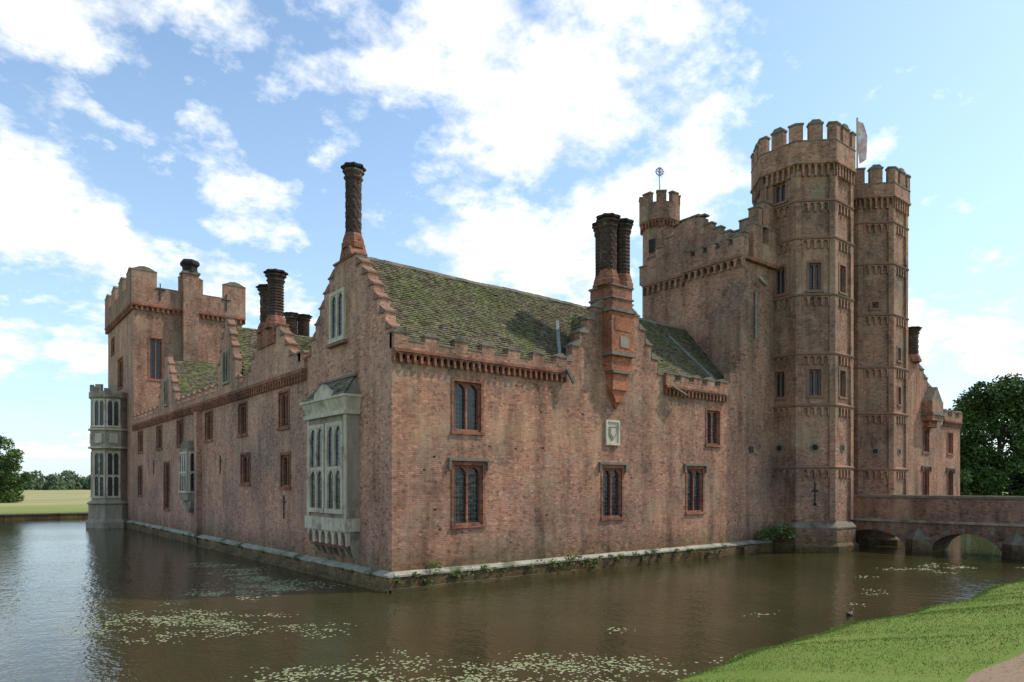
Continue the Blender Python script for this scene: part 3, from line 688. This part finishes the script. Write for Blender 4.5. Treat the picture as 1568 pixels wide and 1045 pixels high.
# ------------------------------------------------------------ west part of north front
q=MB()
HW=[(45.8,46.9,6.3,8.1),(50.6,51.7,6.3,8.0),(45.8,46.9,2.6,5.0),(50.6,51.7,2.8,4.9),(41.9,42.6,3.5,5.0)]
wall(q,*FX,GX1,53.3,-1,8.6,HW,M_BRICK)
for h in HW: window(q,*FX,*h,2 if h[1]-h[0]>.9 else 1,hood=h[2]<4)
box(q,GX1+.1,53.3,.4,7,-1,8.6,M_BRICK)
O,U,Nn=FX
archband(q,*FX,49.6,53.3,8.5,.35,.35,.13,-.02,M_RED); obox(q,O,U,Nn,49.6,53.3,-.1,.2,8.85,9.0,M_RED)
parapet(q,*FX,49.6,53.4,9.0,9.3,9.7,.7,.6,.4,.14,M_BRICK)
gable(q,*FX,44.2,[(5.3,9.6),(4.6,10.2),(3.9,10.8),(3.2,11.4),(2.5,12.0),(1.8,12.6),(1.0,13.1)],8.6,.4,M_BRICK)
obox(q,O,U,Nn,45.6,47.7,.001,.75,8.7,10.2,M_BRICK); obox(q,O,U,Nn,45.5,47.8,.0,.85,9.1,9.3,M_CAP)
prism(q,[(45.6,10.2),(47.7,10.2),(46.65,11.3)],O,U,Nn,.7,0,M_CAP)
obox(q,O,U,Nn,45.9,47.4,.001,.4,8.2,8.7,M_RED)
q.add([(GX1+.1,.3,9.2),(53.2,.3,9.2),(53.2,3.7,12.2),(GX1+.1,3.7,12.2)],[(0,1,2,3)],M_TILE)
q.add([(GX1+.1,7,9.2),(53.2,7,9.2),(53.2,3.7,12.2),(GX1+.1,3.7,12.2)],[(0,1,2,3)],M_TILE)
prism(q,[(0.3,9.2),(7,9.2),(3.7,12.2)],(53.2,0),(0,1),(1,0),0,-.3,M_BRICK)
chimney(q,(44.1,.1),13.0,15.6,.42,m=M_SOOT,twist=1.2)
plinth(q,*FX,39,53.3)
q.obj('west_wing',house)

# ------------------------------------------------------------ bridge
b=MB()
ar=[(-1.3,-4.97),(-6.35,-9.67),(-11.0,-14.2)]
pts=[(0,1.65),(0,-1)]
for a,c in ar:
    pts.append((a,-1)); n=12
    for i in range(n+1):
        tt=math.pi*i/n; pts.append(((a+c)/2+(a-c)/2*math.cos(tt),.15+1.0*math.sin(tt)))
    pts.append((c,-1))
pts+=[(-22,-1),(-22,1.65)]
BX0,BX1=30.3,32.7
prism(b,pts,(BX0,0),(0,1),(-1,0),0,-(BX1-BX0),M_BRICKT)
for X,NX in ((BX0,-1),(BX1,1)):
    for a,c in ar:
        n=16
        for i in range(n):
            t0=math.pi*i/n; t1=math.pi*(i+1)/n; cc=(a+c)/2; r_=(a-c)/2
            pp=[(cc+r_*math.cos(t0),.15+math.sin(t0)),(cc+r_*math.cos(t1),.15+math.sin(t1)),(cc+(r_+.28)*math.cos(t1),.15+1.27*math.sin(t1)),(cc+(r_+.28)*math.cos(t0),.15+1.27*math.sin(t0))]
            prism(b,pp,(X,0),(0,1),(NX,0),.04+.004*(i%3),-.01,M_CAP if i%2 else M_RED)
    obox(b,(X,0),(0,1),(NX,0),-22,-.6,-.3,.12,1.66,1.8,M_STONE)
    obox(b,(X,0),(0,1),(NX,0),-22,-.6,-.32,.04,1.8,3.05,M_BRICKT)
    for i in range(20):
        obox(b,(X,0),(0,1),(NX,0),-22+i*1.06+.008,-22+(i+1)*1.06-.008,-.4,.12,3.05,3.18+random.uniform(0,.015),M_CAP)
    for y0,y1 in ((-4.97,-6.35),(-9.67,-11.0)):
        ym=(y0+y1)/2
        plan(b,[(X,y0),(X+NX*.75,ym),(X,y1)],-1,.75,M_BRICKT)
        b.add([(X,y0,.75),(X+NX*.75,ym,.75),(X,y1,.75),(X,ym,1.4)],[(0,1,3),(1,2,3)],M_CAP)
box(b,BX0+.33,BX1-.33,-22,-.6,1.66,2.15,M_GRAVEL)
b.obj('brick_bridge')

# ------------------------------------------------------------ terrain, water
MX0,MX1,MY0,MY1=-16,80,-14,70
def hgt(x,y):
    wob=.18*math.sin(x*.45)+.12*math.sin(x*1.37+1)+.06*math.sin(x*3.1)
    dS=MY0+wob-y; dN=y-MY1; dW=MX0-x; dE=x-MX1
    d=max(dS,dN,dW,dE)
    if d<-.35: return -1.0
    if d<0: return -1.0+(d+.35)/.35*1.3
    base=.32+.25*min(d,1)
    if dS>0:
        return .30+ (1-math.exp(-d*1.2))*.22 + min(d,9)*.19 + .02*math.sin(x*1.1+y)
    return base+.01*min(d,60)
def lines(lo,hi,segs):
    r=[lo]
    for b_,st_ in segs:
        while r[-1]+st_<b_-1e-6: r.append(r[-1]+st_)
        r.append(b_)
    return r
xs=lines(-3000,3000,[(-300,300),(-40,40),(-17,4),(-15.6,.35),(60,.8),(79.6,4),(81,.35),(120,8),(400,40),(3000,400)])
ys=lines(-3000,3000,[(-300,300),(-40,40),(-24,2),(-13.2,.2),(69.6,6),(71,.35),(120,6),(500,40),(3000,400)])
vs=[(x,y,hgt(x,y)) for y in ys for x in xs]; nx=len(xs)
fs=[(j*nx+i,j*nx+i+1,(j+1)*nx+i+1,(j+1)*nx+i) for j in range(len(ys)-1) for i in range(nx-1)]
g_=MB(); g_.add(vs,fs,M_GROUND); g_.obj('ground',smooth=True)
wt=MB(); wt.add([(MX0-1,MY0-1,0),(MX1+1,MY0-1,0),(MX1+1,MY1+1,0),(MX0-1,MY1+1,0)],[(0,1,2,3)],M_WATER); wt.obj('moat_water')
pt=MB(); px=lines(-14,60,[(60,.8)]); py=lines(-21.3,-18.9,[(-18.9,.2)])
def pe(x,y): return y+ (.06*math.sin(x*2.3)+.04*math.sin(x*5.1))
vs=[(x,pe(x,y),hgt(x,pe(x,y))+.02) for y in py for x in px]; nx=len(px)
pt.add(vs,[(j*nx+i,j*nx+i+1,(j+1)*nx+i+1,(j+1)*nx+i) for j in range(len(py)-1) for i in range(nx-1)],M_GRAVEL)
pt.obj('gravel_path',smooth=True)
rw=MB(); box(rw,MX0,MX1,69.7,70.1,-1,.55,M_BRICKT); box(rw,MX0,MX1,69.6,70.3,.55,.68,M_CAP); rw.obj('moat_retaining_wall')
gb=MB(); vs=[];fs=[]
for i in range(80000):
    x=random.uniform(-5,24); 
    y=random.uniform(-18.8,-13.6) if random.random()<.75 else -14-abs(random.gauss(0,.25))+.1
    if x>10 and random.random()<.4: continue
    z=hgt(x,y)
    if z<.12: continue
    h=random.uniform(.015,.035)*(1.7 if y>-14.3 else 1); a=random.uniform(0,6.28); w_=.006+.0004*max(0,x+5)
    dx,dy=math.cos(a)*w_,math.sin(a)*w_; lx,ly=random.gauss(0,.02),random.gauss(0,.02)
    k_=len(vs); vs+=[(x-dx,y-dy,z-.005),(x+dx,y+dy,z-.005),(x+lx,y+ly,z+h)]; fs.append((k_,k_+1,k_+2))
gb.add(vs,fs,M_BLADE); gb.obj('lawn_grass')

lp=MB()
def pads_and_glints(cx,cy,sx,sy,n,ang,r0=.015,r1=.048):  # scatters floating vegetation; the pale discs also imitate water glints
    ca,sa=math.cos(ang),math.sin(ang)
    cl=[(random.gauss(0,sx),random.gauss(0,sy)) for _ in range(max(4,n//16))]
    for i in range(n):
        c=random.choice(cl); a=c[0]+random.gauss(0,.30); b_=c[1]+random.gauss(0,.20)
        x=cx+a*ca-b_*sa; y=cy+a*sa+b_*ca
        if y<-13.6 or (x>-.6 and y>-.6): continue
        r=random.uniform(r0,r1); k=7; ph=random.random()*6; st_=random.uniform(.6,1)
        lp.add([(x+r*math.cos(ph+6.283*j/k)*random.uniform(.8,1.1),y+st_*r*math.sin(ph+6.283*j/k),.006+.003*math.sin(j+ph)) for j in range(k)],[tuple(range(k))],M_PAD_GLINT)
al=rad(-38.7)
pads_and_glints(-3.6,-11.0,2.7,.7,900,al)  # foreground specks, partly painted sparkle
pads_and_glints(-5.5,-9.4,1.4,.6,380,al)
pads_and_glints(-.5,-12.4,1.8,.4,300,al)
pads_and_glints(-7.4,-1.0,1.2,1.1,800,al)
pads_and_glints(-6.5,-3.0,1.3,.9,300,al)
pads_and_glints(-3.4,3.6,.9,1.2,620,rad(80),.02,.07)
pads_and_glints(-2.6,8,.6,2.6,620,rad(0),.03,.08)
pads_and_glints(22,-9.3,3.8,1.0,260,rad(-25),.03,.07)  # sparse specks, partly painted sparkle near the bridge
pads_and_glints(8,-11.4,3.8,.8,90,rad(-5))  # sparkle on the water imitated by small pale discs
lp.obj('floating_pads_and_sparkle')

wp=MB()
def tuft(x,y,z,r,n,sz=.06):
    for i in range(n):
        d=Vector((random.gauss(0,1),random.gauss(0,1),abs(random.gauss(0,.8)))).normalized()*r*random.random()**.5
        c=Vector((x,y,z))+d; a=Vector((random.gauss(0,1),random.gauss(0,1),random.gauss(0,1))).normalized()*sz; b_=a.orthogonal().normalized()*sz*.6
        wp.add([c-a,c+b_,c+a,c-b_],[(0,1,2,3)],M_GREENS)
for i in range(60):
    u=random.uniform(0,22)*random.random()**.4; tuft(u,-.28,.45+random.uniform(-.25,.15),random.uniform(.08,.28),random.randint(12,40))
for i in range(30):
    u=random.uniform(0,45); tuft(-.28,u,.45,random.uniform(.1,.25),22)
tuft(24.0,-.9,.9,.95,460,.09); tuft(23.2,-.5,.8,.6,200,.09); tuft(1.6,-.3,.75,.3,90); tuft(8.6,-.3,.6,.35,80)
for (x,y,z) in ((3.2,.4,9.05),(6,.4,9.05),(16,.4,9.05),(18,.3,9.1)): tuft(x,y,z,.2,50)
wp.obj('wall_foot_plants')

dk=MB()
def ell(c,r,m,n=10,pinch=0):
    vs=[];fs=[]
    for j in range(n+1):
        ph=math.pi*j/n
        for i in range(n):
            t_=2*math.pi*i/n
            X=math.cos(ph); s_=math.sin(ph)
            vs.append((c[0]+r[0]*X,c[1]+r[1]*s_*math.cos(t_),c[2]+r[2]*s_*math.sin(t_)+pinch*max(0,-X)**2))
    for j in range(n):
        for i in range(n): fs.append((j*n+i,j*n+(i+1)%n,(j+1)*n+(i+1)%n,(j+1)*n+i))
    dk.add(vs,fs,m)
ell((8.1,-12.4,.04),(.16,.08,.07),M_DUCK,10,.06); cyl(dk,(8.21,-12.4,.06),(8.25,-12.4,.16),.03,M_DUCK,8,.024)
ell((8.265,-12.4,.175),(.044,.032,.032),M_DUCK); cyl(dk,(8.30,-12.4,.17),(8.35,-12.4,.163),.015,M_BILL,6,.01)
dk.obj('duck',smooth=True)

# ------------------------------------------------------------ trees
def tree(name,x,y,z,h,r,n,leaf=.35,mat=M_LEAF,seed=1,low=.25,nc=80):
    rnd=random.Random(seed); mb=MB()
    p=Vector((x,y,z-.3)); rr=h*.03
    trunk=[]
    for i in range(6):
        q_=Vector((x+rnd.gauss(0,.15)*i,y+rnd.gauss(0,.15)*i,z+h*.75*(i+1)/6)); cyl(mb,p,q_,rr*(1-i*.13),M_BARK,8,rr*(1-(i+1)*.13)); trunk.append(q_); p=q_
    clumps=[]
    for i in range(nc):
        a=rnd.uniform(0,6.283); zz=rnd.uniform(low,1.0); s0=(zz-low)/(1-low)
        prof_=(1-(2*max(0,s0)**.8-.85)**2/1.35)**.5 if abs(2*s0**.8-.85)<1.16 else .15
        rd=r*prof_*rnd.uniform(.35,1.0)
        c=Vector((x+rd*math.cos(a),y+rd*math.sin(a),z+h*zz*.95)); cr=r*rnd.uniform(.15,.30); clumps.append((c,cr))
        if i%3==0:
            s_=trunk[min(5,max(0,int(zz*6)-2))]; cyl(mb,s_,c,rr*.3,M_BARK,5,rr*.06)
    V=[];F=[]
    tot=sum(c[1]**2 for c in clumps)
    for c,cr in clumps:
        for i in range(int(n*cr*cr/tot)):
            d=Vector((rnd.gauss(0,1),rnd.gauss(0,1),rnd.gauss(0,1))).normalized()*cr*(.45+.6*rnd.random()); d.z*=.75
            q_=c+d; a=Vector((rnd.gauss(0,1),rnd.gauss(0,1),rnd.gauss(0,.6))).normalized()*leaf*rnd.uniform(.6,1.2); b_=a.cross(Vector((rnd.gauss(0,1),rnd.gauss(0,1),rnd.gauss(0,1)))).normalized()*leaf*.55
            k_=len(V); V+=[q_-a,q_+b_,q_+a,q_-b_]; F.append((k_,k_+1,k_+2,k_+3))
    mb.add(V,F,mat); return mb.obj(name)
tree('broadleaf_tree',98,10.5,.8,17.4,7.8,36000,.27,seed=3,low=.04,nc=110)
tree('broadleaf_tree',107,3,.8,17.8,8.2,36000,.27,seed=5,low=.04,nc=110)
tree('broadleaf_tree',91,15.0,.8,9.5,6,22000,.25,seed=8,low=.02,nc=70)
tree('broadleaf_tree',-8,114,.8,10.6,5.6,24000,.22,seed=9,low=.03,nc=100)
tl=MB(); V=[];F=[]; rnd=random.Random(4)
for i in range(190):
    x=rnd.uniform(-160,190); y=390+rnd.uniform(-20,25)+x*.1; h=rnd.uniform(6,11); r=rnd.uniform(4,8)
    for j in range(130):
        a=rnd.uniform(0,6.28); ph=rnd.random()
        q_=Vector((x+r*math.cos(a)*math.sqrt(1-ph**2)*rnd.uniform(.7,1),y+r*.5*math.sin(a),.6+h*ph*rnd.uniform(.8,1)))
        s1=Vector((rnd.gauss(0,1),rnd.gauss(0,1),rnd.gauss(0,1))).normalized()*1.0; s2=s1.orthogonal().normalized()*.7
        k_=len(V); V+=[q_-s1,q_+s2,q_+s1,q_-s2]; F.append((k_,k_+1,k_+2,k_+3))
tl.add(V,F,M_LEAFD); tl.obj('distant_tree_line')

# ------------------------------------------------------------ light & sky
sd=Vector((.90,-.42,0)).normalized(); el=rad(50)
sunv=Vector((sd.x*math.cos(el),sd.y*math.cos(el),math.sin(el)))
L_=bpy.data.lights.new('sun','SUN'); L_.energy=3.4; L_.angle=rad(1.0); L_.color=(1,.93,.82)
lo=bpy.data.objects.new('sun',L_); sc.collection.objects.link(lo); lo.rotation_euler=(-sunv).to_track_quat('-Z','Y').to_euler()
W=bpy.data.worlds.new('World'); sc.world=W; W.use_nodes=True; nt=W.node_tree; bg=nt.nodes['Background']
sk=N(nt,'ShaderNodeTexSky',sky_type='NISHITA'); sk.sun_disc=False; sk.sun_elevation=el; sk.sun_rotation=math.atan2(sd.x,sd.y)
sk.air_density=1.0; sk.dust_density=.6; sk.ozone_density=2.0
tc=N(nt,'ShaderNodeTexCoord'); dirn=tc.outputs['Generated']
sp=N(nt,'ShaderNodeSeparateXYZ'); nt.links.new(dirn,sp.inputs[0])
zc=math_(nt,'ADD',math_(nt,'MAXIMUM',sp.outputs[2],0.0),.30)
cx=math_(nt,'DIVIDE',sp.outputs[0],zc); cy=math_(nt,'DIVIDE',sp.outputs[1],zc)
cb=N(nt,'ShaderNodeCombineXYZ'); nt.links.new(cx,cb.inputs[0]); nt.links.new(cy,cb.inputs[1]); cb.inputs[2].default_value=1.3
n1=noise(nt,cb.outputs[0],3.0,10,.6)
n2=noise(nt,cb.outputs[0],9,8,.62)
f=math_(nt,'ADD',math_(nt,'MULTIPLY',n1,.68),math_(nt,'MULTIPLY',n2,.32))
def lobe(d,w_,amt):
    global f
    d=Vector(d).normalized()
    dt=N(nt,'ShaderNodeVectorMath',operation='DOT_PRODUCT'); nt.links.new(dirn,dt.inputs[0]); dt.inputs[1].default_value=d
    mr=N(nt,'ShaderNodeMapRange',interpolation_type='SMOOTHSTEP'); nt.links.new(dt.outputs['Value'],mr.inputs[0])
    mr.inputs[1].default_value=math.cos(rad(w_)); mr.inputs[2].default_value=1; mr.inputs[3].default_value=0; mr.inputs[4].default_value=amt
    f=math_(nt,'ADD',f,mr.outputs[0])
lobe((.596,.598,.535),25,.095); lobe((.123,.868,.481),15,.085); lobe((.296,.911,.287),7,.11); lobe((.097,.965,.244),8,.09)
lobe((.925,.298,.237),11,.09); lobe((.86,.303,.407),16,-.12); lobe((.227,.888,.40),9,-.08); lobe((.62,.75,.22),10,.03); lobe((.45,.80,.38),9,-.03)
cl=ramp(nt,f,.52,.625)
skb=mix(nt,1.0,sk.outputs[0],(1.8,1.8,1.66,1),'MULTIPLY')
hz=ramp(nt,sp.outputs[2],0.0,.5,(1,1,1,1),(0,0,0,1))
skb=mix(nt,math_(nt,'MULTIPLY',hz,.6),skb,(3.7,5.3,7.1,1))
ccol=mix(nt,ramp(nt,n2,.38,.62),(6.6,7.0,7.3,1),(9.6,9.5,9.4,1))
colr=mix(nt,cl,skb,ccol)
nt.links.new(colr,bg.inputs['Color']); bg.inputs['Strength'].default_value=.146

cam=bpy.data.cameras.new('camera'); co=bpy.data.objects.new('camera',cam); sc.collection.objects.link(co); sc.camera=co
co.location=(-12.22,-22.1,3.8); co.rotation_euler=(rad(90),0,rad(-38.7)); cam.sensor_width=36; cam.lens=24.57; cam.shift_y=.1403; cam.clip_end=8000; cam.clip_start=.1
